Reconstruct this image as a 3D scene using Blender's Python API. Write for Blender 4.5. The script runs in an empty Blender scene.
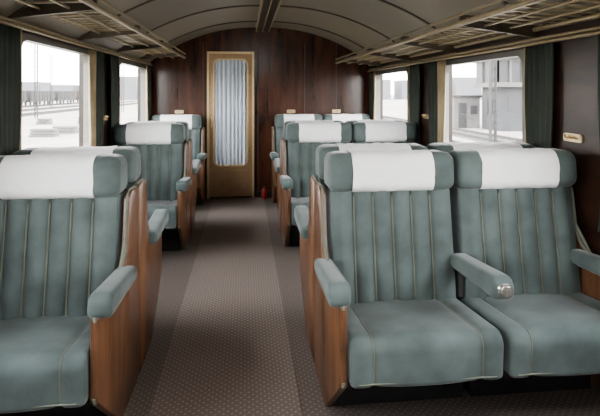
import bpy, bmesh, math, random
from mathutils import Vector
random.seed(4)
C = bpy.context.scene.collection
XL, XR, YE, YB = -1.195, 1.655, 6.5, -2.2
XC = (XL+XR)/2
# ---------------------------------------------------------------- materials
def newmat(name):
    m = bpy.data.materials.new(name); m.use_nodes = True
    nt = m.node_tree; b = nt.nodes["Principled BSDF"]
    return m, nt, b
def N(nt, t, **k):
    n = nt.nodes.new(t)
    for a, v in k.items(): setattr(n, a, v)
    return n
def plain(name, col, rough=0.6, metal=0.0, scale=40, var=0.12):
    m, nt, b = newmat(name)
    tc = N(nt, 'ShaderNodeTexCoord'); no = N(nt, 'ShaderNodeTexNoise')
    no.inputs['Scale'].default_value = scale; no.inputs['Detail'].default_value = 4
    r = N(nt, 'ShaderNodeValToRGB')
    r.color_ramp.elements[0].position = .3; r.color_ramp.elements[1].position = .7
    r.color_ramp.elements[0].color = (*[c*(1-var) for c in col], 1)
    r.color_ramp.elements[1].color = (*[min(1, c*(1+var)) for c in col], 1)
    nt.links.new(tc.outputs['Object'], no.inputs['Vector'])
    nt.links.new(no.outputs['Fac'], r.inputs['Fac'])
    nt.links.new(r.outputs['Color'], b.inputs['Base Color'])
    b.inputs['Roughness'].default_value = rough; b.inputs['Metallic'].default_value = metal
    return m
def fabric(name, col, scale=260, sheen=.5, bump=.15, big=.22):
    m, nt, b = newmat(name)
    tc = N(nt, 'ShaderNodeTexCoord')
    n1 = N(nt, 'ShaderNodeTexNoise'); n1.inputs['Scale'].default_value = 7; n1.inputs['Detail'].default_value = 5
    n2 = N(nt, 'ShaderNodeTexNoise'); n2.inputs['Scale'].default_value = scale
    r = N(nt, 'ShaderNodeValToRGB')
    r.color_ramp.elements[0].position = .32; r.color_ramp.elements[1].position = .7
    r.color_ramp.elements[0].color = (*[c*(1-big) for c in col], 1)
    r.color_ramp.elements[1].color = (*[min(1, c*(1+big)) for c in col], 1)
    bp = N(nt, 'ShaderNodeBump'); bp.inputs['Strength'].default_value = bump; bp.inputs['Distance'].default_value = .004
    L = nt.links.new
    L(tc.outputs['Object'], n1.inputs['Vector']); L(tc.outputs['Object'], n2.inputs['Vector'])
    L(n1.outputs['Fac'], r.inputs['Fac']); L(r.outputs['Color'], b.inputs['Base Color'])
    L(n2.outputs['Fac'], bp.inputs['Height']); L(bp.outputs['Normal'], b.inputs['Normal'])
    b.inputs['Roughness'].default_value = .85
    b.inputs['Specular IOR Level'].default_value = .2
    b.inputs['Sheen Weight'].default_value = sheen; b.inputs['Sheen Roughness'].default_value = .3
    return m
def wood(name, c1, c2, axis='Z', rough=.3, scale=5, spec=.5):
    m, nt, b = newmat(name)
    tc = N(nt, 'ShaderNodeTexCoord'); mp = N(nt, 'ShaderNodeMapping')
    s = {'X': (.12, 1, 1), 'Y': (1, .12, 1), 'Z': (1, 1, .12)}[axis]
    mp.inputs['Scale'].default_value = [v*scale for v in s]
    n1 = N(nt, 'ShaderNodeTexNoise'); n1.inputs['Scale'].default_value = 3; n1.inputs['Detail'].default_value = 8; n1.inputs['Distortion'].default_value = .6
    n2 = N(nt, 'ShaderNodeTexNoise'); n2.inputs['Scale'].default_value = 22; n2.inputs['Detail'].default_value = 3
    mx = N(nt, 'ShaderNodeMath', operation='MULTIPLY_ADD'); mx.inputs[1].default_value = .35
    r = N(nt, 'ShaderNodeValToRGB')
    r.color_ramp.elements[0].position = .48; r.color_ramp.elements[1].position = .85
    r.color_ramp.elements[0].color = (*c1, 1); r.color_ramp.elements[1].color = (*c2, 1)
    L = nt.links.new
    L(tc.outputs['Object'], mp.inputs['Vector']); L(mp.outputs['Vector'], n1.inputs['Vector']); L(mp.outputs['Vector'], n2.inputs['Vector'])
    L(n2.outputs['Fac'], mx.inputs[0]); L(n1.outputs['Fac'], mx.inputs[2]); L(mx.outputs[0], r.inputs['Fac'])
    L(r.outputs['Color'], b.inputs['Base Color']); b.inputs['Roughness'].default_value = rough
    b.inputs['Specular IOR Level'].default_value = spec
    return m
M = {}
M['velour'] = fabric('velour_grey_green', (.062, .083, .080), sheen=.35, big=.3)
M['pipe'] = fabric('piping', (.12, .13, .10), sheen=.1)
M['linen'] = fabric('white_linen', (.84, .84, .84), sheen=.05, bump=.25, big=.03)
M['panel'] = wood('walnut_panel', (.036, .015, .007), (.145, .064, .029), 'Z', .3, 5, .4)
M['wallwood'] = wood('rosewood_wall', (.009, .0033, .0018), (.056, .018, .008), 'Z', .22, 4, .3)
M['sidewood'] = wood('rosewood_side', (.006, .003, .002), (.024, .011, .006), 'Y', .35, 4, .3)
M['brass'] = plain('brass', (.55, .42, .23), .35, .7)
M['rack'] = plain('rack_metal', (.33, .265, .155), .4, .5)
M['doorframe'] = plain('door_bronze', (.30, .19, .09), .4, .35)
M['kick'] = plain('kick_plate', (.27, .165, .08), .4, .4, 12)
M['dark'] = plain('dark_metal', (.015, .015, .015), .5, .3)
M['alu'] = plain('window_frame_metal', (.12, .12, .11), .4, .6)
M['ceil'] = plain('ceiling_paint', (.165, .142, .10), .4, 0, 3, .06)
M['rib'] = plain('ceiling_rib', (.05, .037, .022), .5)
M['curtain'] = fabric('curtain_green', (.022, .028, .022), sheen=.1)
M['lining'] = fabric('curtain_beige', (.27, .21, .12), sheen=.1)
M['doorcurt'] = fabric('door_curtain', (.50, .55, .62), sheen=.1, big=.05)  # pale cloth; the look of light from behind is put into the colour
M['chrome'] = plain('chrome', (.75, .73, .68), .2, .9)
M['red'] = plain('red_paint', (.3, .015, .012), .35)
M['trim'] = plain('dark_trim', (.018, .009, .006), .45)
def carpet(name, base, dot):
    m, nt, b = newmat(name); L = nt.links.new
    tc = N(nt, 'ShaderNodeTexCoord'); sp = N(nt, 'ShaderNodeSeparateXYZ'); L(tc.outputs['Object'], sp.inputs[0])
    def dots(off):
        sq = []
        for o in ('X', 'Y'):
            a = N(nt, 'ShaderNodeMath', operation='MULTIPLY_ADD'); a.inputs[1].default_value = 28.; a.inputs[2].default_value = 1000+off; L(sp.outputs[o], a.inputs[0])
            f = N(nt, 'ShaderNodeMath', operation='FRACT'); L(a.outputs[0], f.inputs[0])
            s = N(nt, 'ShaderNodeMath', operation='SUBTRACT'); s.inputs[1].default_value = .5; L(f.outputs[0], s.inputs[0])
            p = N(nt, 'ShaderNodeMath', operation='MULTIPLY'); L(s.outputs[0], p.inputs[0]); L(s.outputs[0], p.inputs[1]); sq.append(p)
        a = N(nt, 'ShaderNodeMath', operation='ADD'); L(sq[0].outputs[0], a.inputs[0]); L(sq[1].outputs[0], a.inputs[1])
        c = N(nt, 'ShaderNodeMath', operation='LESS_THAN'); c.inputs[1].default_value = .022; L(a.outputs[0], c.inputs[0])
        return c
    d = N(nt, 'ShaderNodeMath', operation='MAXIMUM'); a, c = dots(0), dots(.5); L(a.outputs[0], d.inputs[0]); L(c.outputs[0], d.inputs[1])
    no = N(nt, 'ShaderNodeTexNoise'); no.inputs['Scale'].default_value = 150; no.inputs['Detail'].default_value = 3; L(tc.outputs['Object'], no.inputs['Vector'])
    r = N(nt, 'ShaderNodeValToRGB'); r.color_ramp.elements[0].color = (*[v*.5 for v in base], 1); r.color_ramp.elements[1].color = (*[v*1.5 for v in base], 1); L(no.outputs['Fac'], r.inputs['Fac'])
    mx = N(nt, 'ShaderNodeMixRGB'); mx.inputs[2].default_value = (*dot, 1); L(d.outputs[0], mx.inputs[0]); L(r.outputs['Color'], mx.inputs[1])
    L(mx.outputs[0], b.inputs['Base Color']); b.inputs['Roughness'].default_value = .95; b.inputs['Specular IOR Level'].default_value = .1
    return m
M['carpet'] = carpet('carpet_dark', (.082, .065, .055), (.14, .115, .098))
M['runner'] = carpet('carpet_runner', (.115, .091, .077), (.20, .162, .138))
m = bpy.data.materials.new('window_glass'); m.use_nodes = True; nt = m.node_tree
for n in list(nt.nodes): nt.nodes.remove(n)
o = N(nt, 'ShaderNodeOutputMaterial'); t = N(nt, 'ShaderNodeBsdfTransparent'); g = N(nt, 'ShaderNodeBsdfGlossy'); g.inputs['Roughness'].default_value = .02
x = N(nt, 'ShaderNodeMixShader'); x.inputs[0].default_value = .03
nt.links.new(t.outputs[0], x.inputs[1]); nt.links.new(g.outputs[0], x.inputs[2]); nt.links.new(x.outputs[0], o.inputs[0])
M['glass'] = m
# ---------------------------------------------------------------- mesh helpers
def obj(name, bm, mats, parent=None, smooth=True, loc=(0, 0, 0)):
    bmesh.ops.recalc_face_normals(bm, faces=bm.faces)
    me = bpy.data.meshes.new(name); bm.to_mesh(me); bm.free()
    for mm in (mats if isinstance(mats, (list, tuple)) else [mats]): me.materials.append(mm)
    if smooth:
        me.polygons.foreach_set('use_smooth', [True]*len(me.polygons))
        try: me.set_sharp_from_angle(angle=math.radians(50))
        except Exception: pass
    ob = bpy.data.objects.new(name, me); ob.location = loc; C.objects.link(ob)
    if parent: ob.parent = parent
    return ob
def empty(name, loc=(0, 0, 0), rz=0):
    e = bpy.data.objects.new(name, None); e.empty_display_size = .1; e.location = loc; e.rotation_euler = (0, 0, rz); C.objects.link(e); return e
def box(bm, x0, x1, y0, y1, z0, z1, mi=0):
    v = [bm.verts.new(p) for p in [(x0,y0,z0),(x1,y0,z0),(x1,y1,z0),(x0,y1,z0),(x0,y0,z1),(x1,y0,z1),(x1,y1,z1),(x0,y1,z1)]]
    for f in [(0,3,2,1),(4,5,6,7),(0,1,5,4),(1,2,6,5),(2,3,7,6),(3,0,4,7)]:
        bm.faces.new([v[i] for i in f]).material_index = mi
def fillet(pts, rad, seg=6):
    out = []; n = len(pts)
    if not isinstance(rad, (list, tuple)): rad = [rad]*n
    for i in range(n):
        p, a, b = Vector(pts[i]), Vector(pts[i-1]), Vector(pts[(i+1) % n]); r = rad[i]
        if r <= 0: out.append(tuple(p)); continue
        d1, d2 = (a-p).normalized(), (b-p).normalized(); ang = d1.angle(d2)
        t = min(r/math.tan(ang/2), .49*min((a-p).length, (b-p).length)); r = t*math.tan(ang/2)
        bis = (d1+d2).normalized(); cen = p+bis*(r/math.sin(ang/2)); s, e = p+d1*t, p+d2*t
        v0, v1 = s-cen, e-cen; tot = v0.angle(v1)
        for k in range(seg+1):
            f = k/seg
            w = (v0*math.sin((1-f)*tot)+v1*math.sin(f*tot))/math.sin(tot) if tot > 1e-4 else v0
            out.append(tuple(cen+w))
    return out
def inset(prof, d):
    n = len(prof); A = sum(prof[i][0]*prof[(i+1) % n][1]-prof[(i+1) % n][0]*prof[i][1] for i in range(n)); sg = 1 if A > 0 else -1
    out = []
    for i in range(n):
        a, b = Vector(prof[i-1]), Vector(prof[(i+1) % n]); t = (b-a).normalized(); nn = Vector((t.y, -t.x))*sg
        out.append((prof[i][0]+nn.x*d, prof[i][1]+nn.y*d))
    return out
def densify(prof, step=.03):
    out = []; n = len(prof)
    for i in range(n):
        a, b = Vector(prof[i]), Vector(prof[(i+1) % n]); k = max(1, int((b-a).length/step))
        for j in range(k): out.append(tuple(a+(b-a)*(j/k)))
    return out
def loft(bm, prof, stations, mi=0, jit=None):
    rings = []
    for (x, d) in stations:
        pr = inset(prof, d); ring = []
        for k, (y, z) in enumerate(pr):
            if jit:
                j = jit(x, y, z); y += j; z += j*.6
            ring.append(bm.verts.new((x, y, z)))
        rings.append(ring)
    n = len(prof)
    for a, b in zip(rings, rings[1:]):
        for i in range(n): bm.faces.new((a[i], a[(i+1) % n], b[(i+1) % n], b[i])).material_index = mi
    bm.faces.new(rings[0]).material_index = mi; bm.faces.new(rings[-1][::-1]).material_index = mi
def ends(x0, x1, r, mids, seg=5):
    s = []
    for k in range(seg): a = math.pi/2*k/seg; s.append((x0+r-r*math.cos(a), -r+r*math.sin(a)))
    s += mids
    for k in range(seg-1, -1, -1): a = math.pi/2*k/seg; s.append((x1-r+r*math.cos(a), -r+r*math.sin(a)))
    return s
def tube(bm, pts, r, closed=False, seg=8, mi=0):
    pts = [Vector(p) for p in pts]; rings = []; n = len(pts)
    for i, p in enumerate(pts):
        a = pts[i-1] if (i > 0 or closed) else p; b = pts[(i+1) % n] if (i < n-1 or closed) else p
        t = (b-a).normalized(); ref = Vector((1, 0, 0)) if abs(t.x) < .8 else Vector((0, 0, 1))
        u = t.cross(ref).normalized(); w = t.cross(u)
        rings.append([bm.verts.new(p+(u*math.cos(2*math.pi*k/seg)+w*math.sin(2*math.pi*k/seg))*r) for k in range(seg)])
    for i in range(n if closed else n-1):
        A, B = rings[i], rings[(i+1) % n]
        for k in range(seg): bm.faces.new((A[k], A[(k+1) % seg], B[(k+1) % seg], B[k])).material_index = mi
    if not closed:
        bm.faces.new(rings[0]).material_index = mi; bm.faces.new(rings[-1]).material_index = mi
def frame(bm, outer, inner, mp, d0, d1, mi=0):
    """ring between two equal-length 2D loops; mp(a,b,d)->3D"""
    L = [[bm.verts.new(mp(a, b, d)) for a, b in lp] for lp, d in ((outer, d0), (outer, d1), (inner, d1), (inner, d0))]
    n = len(outer)
    for q in range(4):
        A, B = L[q], L[(q+1) % 4]
        for i in range(n): bm.faces.new((A[i], A[(i+1) % n], B[(i+1) % n], B[i])).material_index = mi
def rrect(a0, a1, b0, b1, r): return fillet([(a0, b0), (a1, b0), (a1, b1), (a0, b1)], r, 6)
# ---------------------------------------------------------------- seat parts
backprof = densify(fillet([(-.285, .36), (-.20, .91), (-.06, .91), (-.06, .36)], [.04, .02, .02, .02], 4), .05)
cushprof = densify(fillet([(-.68, .275), (-.69, .458), (-.22, .412), (-.22, .27)], [.02, .05, .03, .02], 6), .04)
headprof = fillet([(-.245, .902), (-.235, 1.078), (-.05, 1.072), (-.045, .902)], [.05, .055, .055, .05], 7)
armprof = densify(fillet([(-.665, .562), (-.665, .655), (-.24, .615), (-.24, .55)], [.035, .045, .02, .02], 6), .05)
panprof = fillet([(-.665, .28), (-.33, .0), (-.004, .0), (-.004, .91), (-.17, .92), (-.225, .60), (-.655, .585)], [.03, .04, 0, .02, .05, .14, .03], 6)
def seat_part(x0, x1, nch, parent):
    w = x1-x0
    bm = bmesh.new(); mids = []; e0, e1 = x0+.012, x1-.012
    cw = (e1-e0-.03)/nch
    for c in range(nch):
        for k in range(0, 9):
            f = k/8
            if k == 0 and c > 0: continue
            b = math.sin(math.pi*f)**.55*.026 if 0 < f < 1 else 0
            mids.append((e0+.015+cw*(c+f), -.012+b if not ((c == 0 and k == 0) or (c == nch-1 and k == 8)) else 0))
    loft(bm, backprof, ends(e0, e1, .015, mids[1:-1], 4)); obj('backrest', bm, M['velour'], parent)
    bm = bmesh.new()
    for c in range(1, nch):
        xx = e0+.015+cw*c
        tube(bm, [(xx, -.2805, .39), (xx, -.244, .62), (xx, -.204, .88)], .0036, seg=6)
    obj('backrest_piping', bm, M['pipe'], parent)
    bm = bmesh.new(); a, b = x0+.004, x1-.004; sw = .085
    mids = [(a+.02, .002), (a+sw*.6, .003), (a+sw-.012, .001), (a+sw, -.008)]
    for k in range(1, 16):
        f = k/16; mids.append((a+sw+(b-a-2*sw)*f, -.008+.015*math.sin(math.pi*f)**.4))
    mids += [(b-sw, -.008), (b-sw+.012, .001), (b-sw*.6, .003), (b-.02, .002)]
    loft(bm, cushprof, ends(a, b, .018, mids, 5)); obj('cushion', bm, M['velour'], parent)
    bm = bmesh.new(); pr = inset(cushprof, -.006)
    top = sorted([p for p in pr if p[1] > .40 and p[0] > -.67], key=lambda p: -p[0])
    frt = sorted([p for p in pr if p[0] <= -.67 and p[1] > .29], key=lambda p: -p[1])
    for xx in (a+sw, b-sw): tube(bm, [(xx, y, z) for y, z in top+frt], .0032, seg=6)
    tube(bm, [(xx2, -.682, .292) for xx2 in (a+.03, b-.03)], .0032, seg=6)
    obj('cushion_piping', bm, M['pipe'], parent)
    bm = bmesh.new(); hx0, hx1 = x0, x1
    loft(bm, headprof, ends(hx0, hx1, .035, [(hx0+.05, .004), (hx0+w*.17, .004), (hx0+w*.2, -.002), (hx1-w*.2, -.002), (hx1-w*.17, .004), (hx1-.05, .004)], 6))
    obj('headrest', bm, M['velour'], parent)
    # linen antimacassar: an open draped sheet over front, top and back of the bolster
    bm = bmesh.new(); cx = (x0+x1)/2; cwid = w*.64
    hp = densify(headprof, .012); pr = inset(hp, .003)
    n = len(pr); i0 = min(range(n), key=lambda i: pr[i][1]+abs(pr[i][0]+.20)*4)
    seq = [pr[(i0+k) % n] for k in range(n)]
    if seq[n//6][0] > -.15: seq = seq[::-1]
    seq = seq[:int(n*.84)]
    ph = random.random()*6; prev = None
    for k in range(37):
        f = k/36; xx0 = cx-cwid/2+cwid*f; col = []
        for j, (y, z) in enumerate(seq):
            g = j/len(seq)
            wr = .0024*math.sin(xx0*60+ph+z*18)+.0018*math.sin(xx0*27+g*22)+.0014*math.sin(z*100+xx0*34+ph)
            nrm = (-1 if y < -.145 else 1)
            edge = .0015*math.sin(g*30+ph) if k in (0, 36) else 0
            col.append(bm.verts.new((xx0+edge, y+nrm*(abs(wr)+.001), z+(abs(wr) if z > 1.04 else 0))))
        if prev:
            for j in range(len(col)-1): bm.faces.new((prev[j], col[j], col[j+1], prev[j+1]))
        prev = col
    obj('headrest_cover', bm, M['linen'], parent)
    bm = bmesh.new(); box(bm, x0+.02, x1-.02, -.055, -.012, .05, .89); obj('back_shell', bm, M['trim'], parent, False)
    bm = bmesh.new(); box(bm, x0+.01, x1-.01, -.62, -.06, .245, .28); box(bm, x0+.01, x1-.01, -.33, -.06, 0, .245)
    obj('base_frame', bm, M['dark'], parent, False)
def armrest(xc, parent, wid=.085, disc=False):
    bm = bmesh.new(); x0, x1 = xc-wid/2, xc+wid/2
    loft(bm, armprof, ends(x0, x1, .022, [(xc-.01, 0), (xc+.01, 0)], 5)); obj('armrest', bm, M['velour'], parent)
    if disc:
        bm = bmesh.new(); pr = rrect(-.03, .03, -.024, .024, .021)
        for d0, d1, s in ((0, .008, 1), (.008, .013, .7)):
            A = [bm.verts.new((xc+a*s, -.664-d0, .607+b*s)) for a, b in pr]; B = [bm.verts.new((xc+a*s*.95, -.664-d1, .607+b*s*.95)) for a, b in pr]
            for i in range(len(pr)): bm.faces.new((A[i], A[(i+1) % len(pr)], B[(i+1) % len(pr)], B[i]))
            bm.faces.new(B)
        obj('armrest_ashtray', bm, M['chrome'], parent)
        bm = bmesh.new(); box(bm, xc-.012, xc+.012, -.27, -.10, .42, .60); obj('armrest_bracket', bm, M['dark'], parent, False)
def side_panel(x0, x1, parent):
    bm = bmesh.new(); loft(bm, panprof, [(x0, -.003), (x0+.003, 0), (x1-.003, 0), (x1, -.003)]); obj('side_panel', bm, M['panel'], parent)
    bm = bmesh.new(); pts = [(((x0+x1)/2), y, z) for y, z in panprof]
    seq = [p for p in pts[::-1] if not (p[1] > -.01) and not (p[2] < .2)]
    tube(bm, seq, .0065, seg=6); obj('panel_edging', bm, M['pipe'], parent)
def make_bench(single, name, loc, rz=0, flip=False):
    e = empty(name, loc, rz); s = -1 if flip else 1
    def rng(a, b): return (min(s*a, s*b), max(s*a, s*b))
    if single:
        seat_part(*rng(-.30, .292), 6, e); side_panel(*rng(-.335, -.305), e); armrest(s*-.335, e)
        side_panel(*rng(.293, .301), e); armrest(s*.272, e, .05)
    else:
        seat_part(*rng(-.605, -.008), 6, e); seat_part(*rng(.008, .605), 6, e)
        side_panel(*rng(-.64, -.61), e); armrest(s*-.635, e)
        side_panel(*rng(.606, .614), e); armrest(s*.575, e, .07)
        armrest(0, e, .085, True)
    return e
RX, LX = .985, -.84
for oy, back in ((2.468, True), (4.722, True), (6.47, False)):
    make_bench(False, 'double_train_seat', (RX, oy, 0))
    make_bench(True, 'single_train_seat', (LX, oy, 0), 0, True)
    if back:
        make_bench(False, 'double_train_seat', (RX, oy+.012, 0), math.pi, True)
        make_bench(True, 'single_train_seat', (LX, oy+.012, 0), math.pi, False)
# ---------------------------------------------------------------- room shell
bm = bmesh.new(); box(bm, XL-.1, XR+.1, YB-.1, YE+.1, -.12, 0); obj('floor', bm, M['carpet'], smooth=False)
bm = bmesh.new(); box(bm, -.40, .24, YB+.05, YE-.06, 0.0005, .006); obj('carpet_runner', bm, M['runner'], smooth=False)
WINS = [(-1.5, -.25), (.66, 1.92), (2.8, 4.06), (4.93, 6.2)]
ZS = .88
def side_wall(name, x0, x1, zt):
    bm = bmesh.new(); box(bm, x0, x1, YB, YE, 0, ZS); box(bm, x0, x1, YB, YE, zt, 1.98)
    ys = [YB]+[v for w in WINS for v in w]+[YE]
    for i in range(0, len(ys), 2): box(bm, x0, x1, ys[i], ys[i+1], ZS, zt)
    obj(name, bm, M['sidewood'], smooth=False)
ZTL, ZTR = 1.665, 1.60
side_wall('wall_left', XL-.09, XL, ZTL); side_wall('wall_right', XR, XR+.09, ZTR)
wi = 0
for side, x, zt, sg in (('l', XL, ZTL, 1), ('r', XR, ZTR, -1)):
    for (a, b) in WINS:
        wi += 1; e = empty('window_%d' % wi, (x, (a+b)/2, (ZS+zt)/2)); hw, hh = (b-a)/2, (zt-ZS)/2
        bm = bmesh.new(); mp = lambda p, q, d: (d*sg, p, q)
        frame(bm, rrect(-hw-.015, hw+.015, -hh-.015, hh+.015, .03), rrect(-hw+.02, hw-.02, -hh+.02, hh-.02, .07), mp, .001, .010)
        frame(bm, rrect(-hw+.001, hw-.001, -hh+.001, hh-.001, .005), rrect(-hw+.02, hw-.02, -hh+.02, hh-.02, .07), mp, -.05, .001)
        obj('window_frame', bm, M['alu'], e)
        bm = bmesh.new(); box(bm, -.03*sg-.002, -.03*sg+.002, -hw+.015, hw-.015, -hh+.015, hh-.015); obj('glass_pane', bm, M['glass'], e, False)
def zc(x):
    u = abs((x-XC)/((XR-XL)/2)); return 1.74+.46*(1-min(1, u)**2.3)
xs = [XL+(XR-XL)*i/40 for i in range(41)]
for nm, y0, y1 in (('wall_end', YE, YE+.08), ('wall_back', YB-.08, YB)):
    bm = bmesh.new(); pts = [(XL, 0), (XR, 0)]+[(x, zc(x)+.01) for x in xs[::-1]]
    A = [bm.verts.new((x, y0, z)) for x, z in pts]; B = [bm.verts.new((x, y1, z)) for x, z in pts]
    bm.faces.new(A); bm.faces.new(B[::-1])
    for i in range(len(pts)): bm.faces.new((A[i], A[(i+1) % len(pts)], B[(i+1) % len(pts)], B[i]))
    obj(nm, bm, M['wallwood'], smooth=False)
bm = bmesh.new()
ya, yb = YB-.05, YE+.05
R = [[bm.verts.new((x, y, zc(x)+o)) for x in xs] for y, o in ((ya, 0), (yb, 0), (yb, .04), (ya, .04))]
for q in range(4):
    for i in range(40): bm.faces.new((R[q][i], R[q][i+1], R[(q+1) % 4][i+1], R[(q+1) % 4][i]))
obj('ceiling', bm, M['ceil'])
bm = bmesh.new(); y = .55
while y < 6.5:
    for i in range(40):
        v = []
        for yy in (y-.014, y+.014):
            for x in (xs[i], xs[i+1]):
                for o in (-.012, .002): v.append(bm.verts.new((x, yy, zc(x)+o)))
        a = v
        for f in ((0,2,6,4),(1,3,7,5),(0,1,3,2),(4,5,7,6)): bm.faces.new([a[k] for k in f])
    y += 1.07
obj('trim_1', bm, M['rib'])
zt = 2.19
bm = bmesh.new(); box(bm, XC-.075, XC+.075, YB, YE, zt-.04, zt+.005)
obj('trim_2', bm, M['trim'], smooth=False)
bm = bmesh.new()
for xx in (XC-.08, XC+.08): box(bm, xx-.008, xx+.008, YB, YE, zt-.05, zt)
box(bm, XC-.006, XC+.006, YB, YE, zt-.05, zt-.041)
obj('trim_3', bm, M['rack'], smooth=False)
bm = bmesh.new()
for xx in (-.53, .17, .78, 1.2): box(bm, xx-.006, xx+.006, YE-.006, YE, 0, 2.0)
obj('trim_4', bm, M['trim'], smooth=False)
bm = bmesh.new(); box(bm, XL, -.50, YE-.012, YE, 0, .08); box(bm, .14, XR, YE-.012, YE, 0, .08); obj('baseboard_end', bm, M['dark'], smooth=False)
bm = bmesh.new(); box(bm, XL, XL+.012, YB, YE-.02, 0, .12); obj('baseboard_left', bm, M['dark'], smooth=False)
bm = bmesh.new(); box(bm, XR-.012, XR, YB, YE-.02, 0, .12); obj('baseboard_right', bm, M['dark'], smooth=False)
bm = bmesh.new()
tube(bm, [(XL+.012, YB+.01, 1.725), (XL+.012, YE-.01, 1.725)], .010); tube(bm, [(XR-.012, YB+.01, 1.66), (XR-.012, YE-.01, 1.66)], .010)
obj('trim_5', bm, M['rack'])
# ---------------------------------------------------------------- door
def build_door():
    e = empty('door_1', (-.18, YE, 0)); mp = lambda p, q, d: (p, -d, q)
    bm = bmesh.new(); box(bm, -.30, -.272, -.03, -.001, 0, 1.88); box(bm, .272, .30, -.03, -.001, 0, 1.88); box(bm, -.272, .272, -.03, -.001, 1.853, 1.88)
    obj('door_frame', bm, M['brass'], e, False)
    bm = bmesh.new(); frame(bm, rrect(-.27, .27, .02, 1.85, .002), rrect(-.205, .205, .43, 1.77, .06), mp, .002, .018)
    obj('door_leaf', bm, M['doorframe'], e, False)
    bm = bmesh.new(); frame(bm, rrect(-.225, .225, .41, 1.79, .08), rrect(-.205, .205, .43, 1.77, .063), mp, .010, .045)
    obj('glass_frame', bm, M['brass'], e)
    bm = bmesh.new(); prev = None
    for i in range(161):
        f = i/160; xx = -.208+.416*f
        yy = -.020+.017*math.cos(f*math.pi*2*8+.6*math.sin(f*9))
        c = [bm.verts.new((xx, yy, z)) for z in (.43, .8, 1.2, 1.775)]
        if prev:
            for k in range(3): bm.faces.new((prev[k], c[k], c[k+1], prev[k+1]))
        prev = c
    obj('door_curtain', bm, M['doorcurt'], e)
    bm = bmesh.new(); box(bm, -.25, .25, -.026, -.0185, .04, .35); obj('kick_plate', bm, M['kick'], e, False)
    bm = bmesh.new(); tube(bm, [(-.24, -.02, .92), (-.24, -.055, .92), (-.24, -.055, 1.04), (-.24, -.02, 1.04)], .009); obj('handle', bm, M['brass'], e)
build_door()
def extinguisher():
    e = empty('fire_extinguisher', (.25, 6.40, 0)); bm = bmesh.new(); prof = [(.0, 0), (.032, 0), (.036, .01), (.036, .10), (.03, .12), (.014, .13), (.014, .145), (0, .145)]; rings = []
    for r, z in prof[1:-1]: rings.append([bm.verts.new((r*math.cos(a*math.pi/8), r*math.sin(a*math.pi/8), z)) for a in range(16)])
    for A, B in zip(rings, rings[1:]):
        for k in range(16): bm.faces.new((A[k], A[(k+1) % 16], B[(k+1) % 16], B[k]))
    bm.faces.new(rings[0]); bm.faces.new(rings[-1]); obj('cylinder_body', bm, M['red'], e)
    bm = bmesh.new(); box(bm, -.008, .008, -.04, .02, .145, .158); tube(bm, [(0, -.035, .15), (.03, -.045, .12), (.035, -.04, .05)], .006); obj('valve_hose', bm, M['dark'], e)
extinguisher()
def plate(name, loc, axis):
    e = empty(name, loc); bm = bmesh.new()
    mp = (lambda p, q, d: (p, -d, q)) if axis == 'Y' else (lambda p, q, d: (-d, p, q)) if axis == 'R' else (lambda p, q, d: (d, p, q))
    w, h = (.07, .02) if axis != 'Y' else (.055, .022)
    o = rrect(-w, w, -h, h, .012); i = rrect(-w+.008, w-.008, -h+.008, h-.008, .006)
    frame(bm, o, i, mp, 0.001, .012); bm.faces.new([bm.verts.new(mp(a, b, .006)) for a, b in i]); obj('plate', bm, M['brass'], e)
    bm = bmesh.new()
    for s in (-1, 0, 1): tube(bm, [mp(s*w*.5, -.004, .007), mp(s*w*.5, .006, .03), mp(s*w*.5, .016, .03)], .004)
    obj('hooks', bm, M['brass'], e)
for l, a in (((-.83, YE, 1.11), 'Y'), ((.60, YE, 1.11), 'Y'), ((1.20, YE, 1.11), 'Y'), ((XR, 2.36, 1.13), 'R'), ((XR, 4.42, 1.14), 'R'), ((XL, 4.42, 1.14), 'L')): plate('coat_hook_plate', l, a)
# ---------------------------------------------------------------- luggage racks
def rack(x_w, x_i, z_w, z_i):
    e = empty('luggage_rack', (0, 0, 0)); y0, y1 = YB+.02, YE-.02
    P = lambda t, dz=0: (x_w+(x_i-x_w)*t, z_w+(z_i-z_w)*t+dz)
    bm = bmesh.new()
    for t, r in ((.04, .014), (.35, .007), (.68, .007), (1, .016)):
        x, z = P(t); tube(bm, [(x, y0, z), (x, y1, z)], r)
    x, z = P(1.02, .045); tube(bm, [(x, y0, z), (x, y1, z)], .009)
    obj('rails', bm, M['rack'], e)
    bm = bmesh.new(); y = y0+.05
    xa, za = P(.04, .012); xb, zb = P(1, .012)
    while y < y1:
        v = [bm.verts.new(p) for p in ((xa, y, za), (xb, y, zb), (xb, y+.018, zb), (xa, y+.018, za), (xa, y, za+.008), (xb, y, zb+.008), (xb, y+.018, zb+.008), (xa, y+.018, za+.008))]
        for f in [(0,3,2,1),(4,5,6,7),(0,1,5,4),(1,2,6,5),(2,3,7,6),(3,0,4,7)]: bm.faces.new([v[i] for i in f])
        y += .105
    obj('slats', bm, M['rack'], e, False)
    bm = bmesh.new(); y = .55
    while y < y1:
        x1_, z1_ = P(1, .05); x2_, z2_ = P(1.0, -.012); x0_, z0_ = P(0.02, -.045)
        pr = [(x0_, z0_), (x0_, z0_+.09), (x1_, z1_), (x1_, z2_)]
        A = [bm.verts.new((a, y-.008, b)) for a, b in pr]; B = [bm.verts.new((a, y+.008, b)) for a, b in pr]
        bm.faces.new(A); bm.faces.new(B[::-1])
        for i in range(4): bm.faces.new((A[i], A[(i+1) % 4], B[(i+1) % 4], B[i]))
        y += 1.07
    obj('brackets', bm, M['rib'], e, False)
rack(XL, -.76, 1.78, 1.80); rack(XR, 1.20, 1.715, 1.745)
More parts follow.
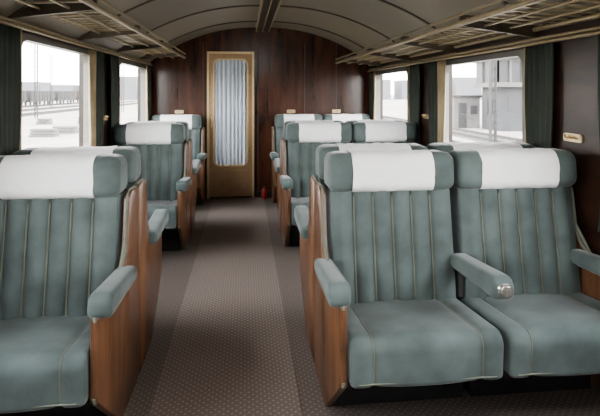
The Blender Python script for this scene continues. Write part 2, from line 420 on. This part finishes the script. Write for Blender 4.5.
# ---------------------------------------------------------------- curtains
def curtain(xw, sg, y0, y1, z0, z1, mat, lin):
    bm = bmesh.new(); n = 60; nz = 14; prev = None; A = .012
    for i in range(n+1):
        f = i/n; col = []
        for k in range(nz+1):
            g = k/nz; z = z0+(z1-z0)*g
            pinch = 1-.16*math.exp(-((g-.25)/.25)**2)
            yy = (y0+y1)/2+(f-.5)*(y1-y0)*pinch
            xx = xw+sg*(.027+A*math.sin(f*math.pi*2*5.5+.5*math.sin(g*3))+.003*math.sin(f*41+g*2))
            col.append(bm.verts.new((xx, yy, z)))
        if prev:
            for k in range(nz):
                fc = bm.faces.new((prev[k], col[k], col[k+1], prev[k+1]))
                if (lin > 0 and f > 1-lin) or (lin < 0 and f < -lin): fc.material_index = 1
        prev = col
    ob = obj('curtain', bm, [mat, M['lining']])
    md = ob.modifiers.new('thick', 'SOLIDIFY'); md.thickness = .002
for xw, sg, zt in ((XL, 1, ZTL), (XR, -1, ZTR)):
    for k, (a, b) in enumerate(WINS):
        a0, a1 = (a-.42, a-.10) if k == 3 else (a-.32, a-.03)
        curtain(xw, sg, a0, a1, .72, zt+.022, M['curtain'], .08)
        if k < 3: curtain(xw, sg, b-.15, b+.24, .72, zt+.022, M['curtain'], -.45)
        else: curtain(xw, sg, b-.08, b+.2, .72, zt+.022, M['curtain'], -.3)
    bm = bmesh.new(); tube(bm, [(xw+sg*.029, YB+.01, zt+.035), (xw+sg*.029, YE-.01, zt+.035)], .010); obj('curtain_rail', bm, M['rack'])
# ---------------------------------------------------------------- outside
GZ = -1.2
M['ground'] = plain('yard_gravel', (.20, .18, .155), .95, 0, .4, .35)
M['concrete'] = plain('concrete', (.032, .033, .035), .9, 0, 1, .2)
M['pale'] = plain('pale_render', (.08, .077, .073), .9, 0, 1, .2)
M['darkout'] = plain('weathered_steel', (.016, .015, .014), .8, 0, 1, .3)
M['roofs'] = plain('roof_dark', (.014, .014, .015), .8, 0, 1)
M['glassdark'] = plain('dark_glazing', (.008, .009, .011), .5)
M['rust'] = plain('rail_rust', (.025, .02, .016), .8, 0)
bm = bmesh.new(); box(bm, -300, 300, -120, 500, GZ-.3, GZ); obj('ground', bm, M['ground'], smooth=False)
for tx in (-24, -30, 5.5, 9.5, 13.2, -38):
    e = empty('railway_track', (tx, 0, GZ)); bm = bmesh.new()
    for s in (-.72, .72): box(bm, s-.04, s+.04, -10, 160, .0, .2)
    obj('rails', bm, M['rust'], e, False); bm = bmesh.new(); y = -8
    while y < 110: box(bm, -1.25, 1.25, y, y+.24, 0.0, .06); y += .75
    obj('sleepers', bm, M['pale'], e, False)
def signal_box(loc):
    e = empty('signal_box', loc); w, d = 8, 2.6
    bm = bmesh.new(); box(bm, 0, w, 0, d, 0, 2.9); obj('lower_storey', bm, M['concrete'], e, False)
    bm = bmesh.new(); box(bm, -.5, w+.3, -.5, d+.3, 2.9, 3.2); box(bm, -.5, w+.3, -.5, d+.3, 4.6, 4.75)
    x = -.5
    while x < w+.2: box(bm, x, x+.14, -.5, -.36, 3.2, 4.6); x += .85
    y = -.5
    while y < d: box(bm, -.5, -.36, y, y+.14, 3.2, 4.6); y += 1.05
    obj('upper_frame', bm, M['pale'], e, False)
    bm = bmesh.new(); box(bm, -.38, w+.1, -.38, d+.1, 3.2, 4.6)
    for x in (.5, 1.7, 2.9, 4.4): box(bm, x, x+.7, -.03, .02, 1.3, 2.3)
    box(bm, -.03, .02, 1, 1.8, 1.1, 2.2)
    obj('glazing', bm, M['glassdark'], e, False)
    bm = bmesh.new(); box(bm, -.9, w+.7, -.9, d+.7, 4.75, 4.95); box(bm, 3, 3.6, 1, 1.6, 4.95, 5.7); obj('roof', bm, M['roofs'], e, False)
signal_box((16.6, 31, GZ))
bm = bmesh.new(); box(bm, 0, 1.9, 0, 3, 0, 2.2, 0); box(bm, -.12, 2.02, -.15, 3.15, 2.2, 2.35, 1); box(bm, .3, .9, -.03, 0, 0, 1.8, 1); box(bm, 1.2, 1.7, -.03, 0, 1, 1.6, 1)
obj('lineside_hut', bm, [M['pale'], M['roofs']], smooth=False, loc=(14.75, 34, GZ))
def wagon(loc, rz=0):
    e = empty('freight_wagon', loc, rz); bm = bmesh.new(); box(bm, -1.4, 1.4, 0, 11, 1.1, 2.8)
    y = .2
    while y < 11: box(bm, -1.46, 1.46, y, y+.12, 1.1, 2.8); y += 1.2
    obj('body', bm, M['darkout'], e, False)
    bm = bmesh.new(); box(bm, -1.3, 1.3, .2, 10.8, .85, 1.1)
    for yy in (1.6, 3.2, 7.8, 9.4):
        for sx in (-.72, .72):
            pts = [(sx, yy+.42*math.cos(a*math.pi/8), .62+.42*math.sin(a*math.pi/8)) for a in range(16)]
            A = [bm.verts.new((p[0]-.06, p[1], p[2])) for p in pts]; B = [bm.verts.new((p[0]+.06, p[1], p[2])) for p in pts]
            bm.faces.new(A); bm.faces.new(B)
            for i in range(16): bm.faces.new((A[i], A[(i+1) % 16], B[(i+1) % 16], B[i]))
    obj('underframe', bm, M['dark'], e, False)
for k in range(5): wagon((-38, 78+12.5*k, GZ))
def mast(loc, h=8, arm=1):
    e = empty('catenary_mast', loc); bm = bmesh.new()
    for s in (-.12, .12): box(bm, s-.03, s+.03, -.1, .1, 0, h)
    z = .4
    while z < h: tube(bm, [(-.12, 0, z), (.12, 0, z+.35)], .02, seg=4); z += .5
    tube(bm, [(0, 0, h-1), (arm*3, 0, h-1.1)], .04, seg=6); tube(bm, [(0, 0, h-.2), (arm*3, 0, h-1.1)], .03, seg=6)
    obj('lattice_post', bm, M['darkout'], e, False)
for l, a in (((-20.5, 52, GZ), 1), ((-15.5, 66, GZ), -1), ((-33, 90, GZ), 1), ((11.4, 22, GZ), -1), ((17.5, 52, GZ), -1), ((19, 70, GZ), -1), ((11.5, 75, GZ), 1)): mast(l, 9, a)
# sleepers stacked in the yard
bm = bmesh.new(); random.seed(9)
for i in range(9):
    cx, cy = random.uniform(-21, -10), random.uniform(30, 62); s = random.uniform(.4, .9)
    for j in range(3): box(bm, cx-s, cx+s, cy-.5+.1*j, cy+.5-.1*j, j*.16, j*.16+.13)
obj('sleeper_stacks', bm, M['pale'], smooth=False, loc=(0, 0, GZ))
bm = bmesh.new(); random.seed(2); x = -120
while x < 120:
    w = random.uniform(6, 16); box(bm, x, x+w, 170, 180, 0, random.uniform(3, 8)); x += w+random.uniform(-1, 6)
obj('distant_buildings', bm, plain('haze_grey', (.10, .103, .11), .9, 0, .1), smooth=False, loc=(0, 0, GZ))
# ---------------------------------------------------------------- world + light
w = bpy.data.worlds.new('World'); bpy.context.scene.world = w; w.use_nodes = True; nt = w.node_tree
bg = nt.nodes['Background']; bg.inputs['Strength'].default_value = 30
tc = N(nt, 'ShaderNodeTexCoord'); sp = N(nt, 'ShaderNodeSeparateXYZ'); r = N(nt, 'ShaderNodeValToRGB')
r.color_ramp.elements[0].position = .0; r.color_ramp.elements[0].color = (1, .975, .94, 1); r.color_ramp.elements[1].position = .7; r.color_ramp.elements[1].color = (.92, .95, 1, 1)
nt.links.new(tc.outputs['Generated'], sp.inputs[0]); nt.links.new(sp.outputs['Z'], r.inputs['Fac']); nt.links.new(r.outputs['Color'], bg.inputs['Color'])
def area(name, loc, rot, sx, sy, p, col=(1, 1, 1)):
    l = bpy.data.lights.new(name, 'AREA'); l.shape = 'RECTANGLE'; l.size = sx; l.size_y = sy; l.energy = p; l.color = col
    o = bpy.data.objects.new(name, l); o.location = loc; o.rotation_euler = rot; C.objects.link(o); return o
area('fill_light', (XC, .5, 2.1), (math.radians(12), 0, 0), .6, .4, 34, (1, .96, .91))  # added fill overhead near the camera, like bounced flash; not a carriage fitting
# ---------------------------------------------------------------- camera
cam = bpy.data.cameras.new('camera'); co = bpy.data.objects.new('camera', cam); C.objects.link(co)
co.location = (0, 0, 1.36); co.rotation_euler = (math.radians(90), 0, math.radians(-6.3))
cam.lens = 30; cam.sensor_width = 36; cam.shift_y = -.193; cam.clip_start = .02; cam.clip_end = 1000
bpy.context.scene.camera = co
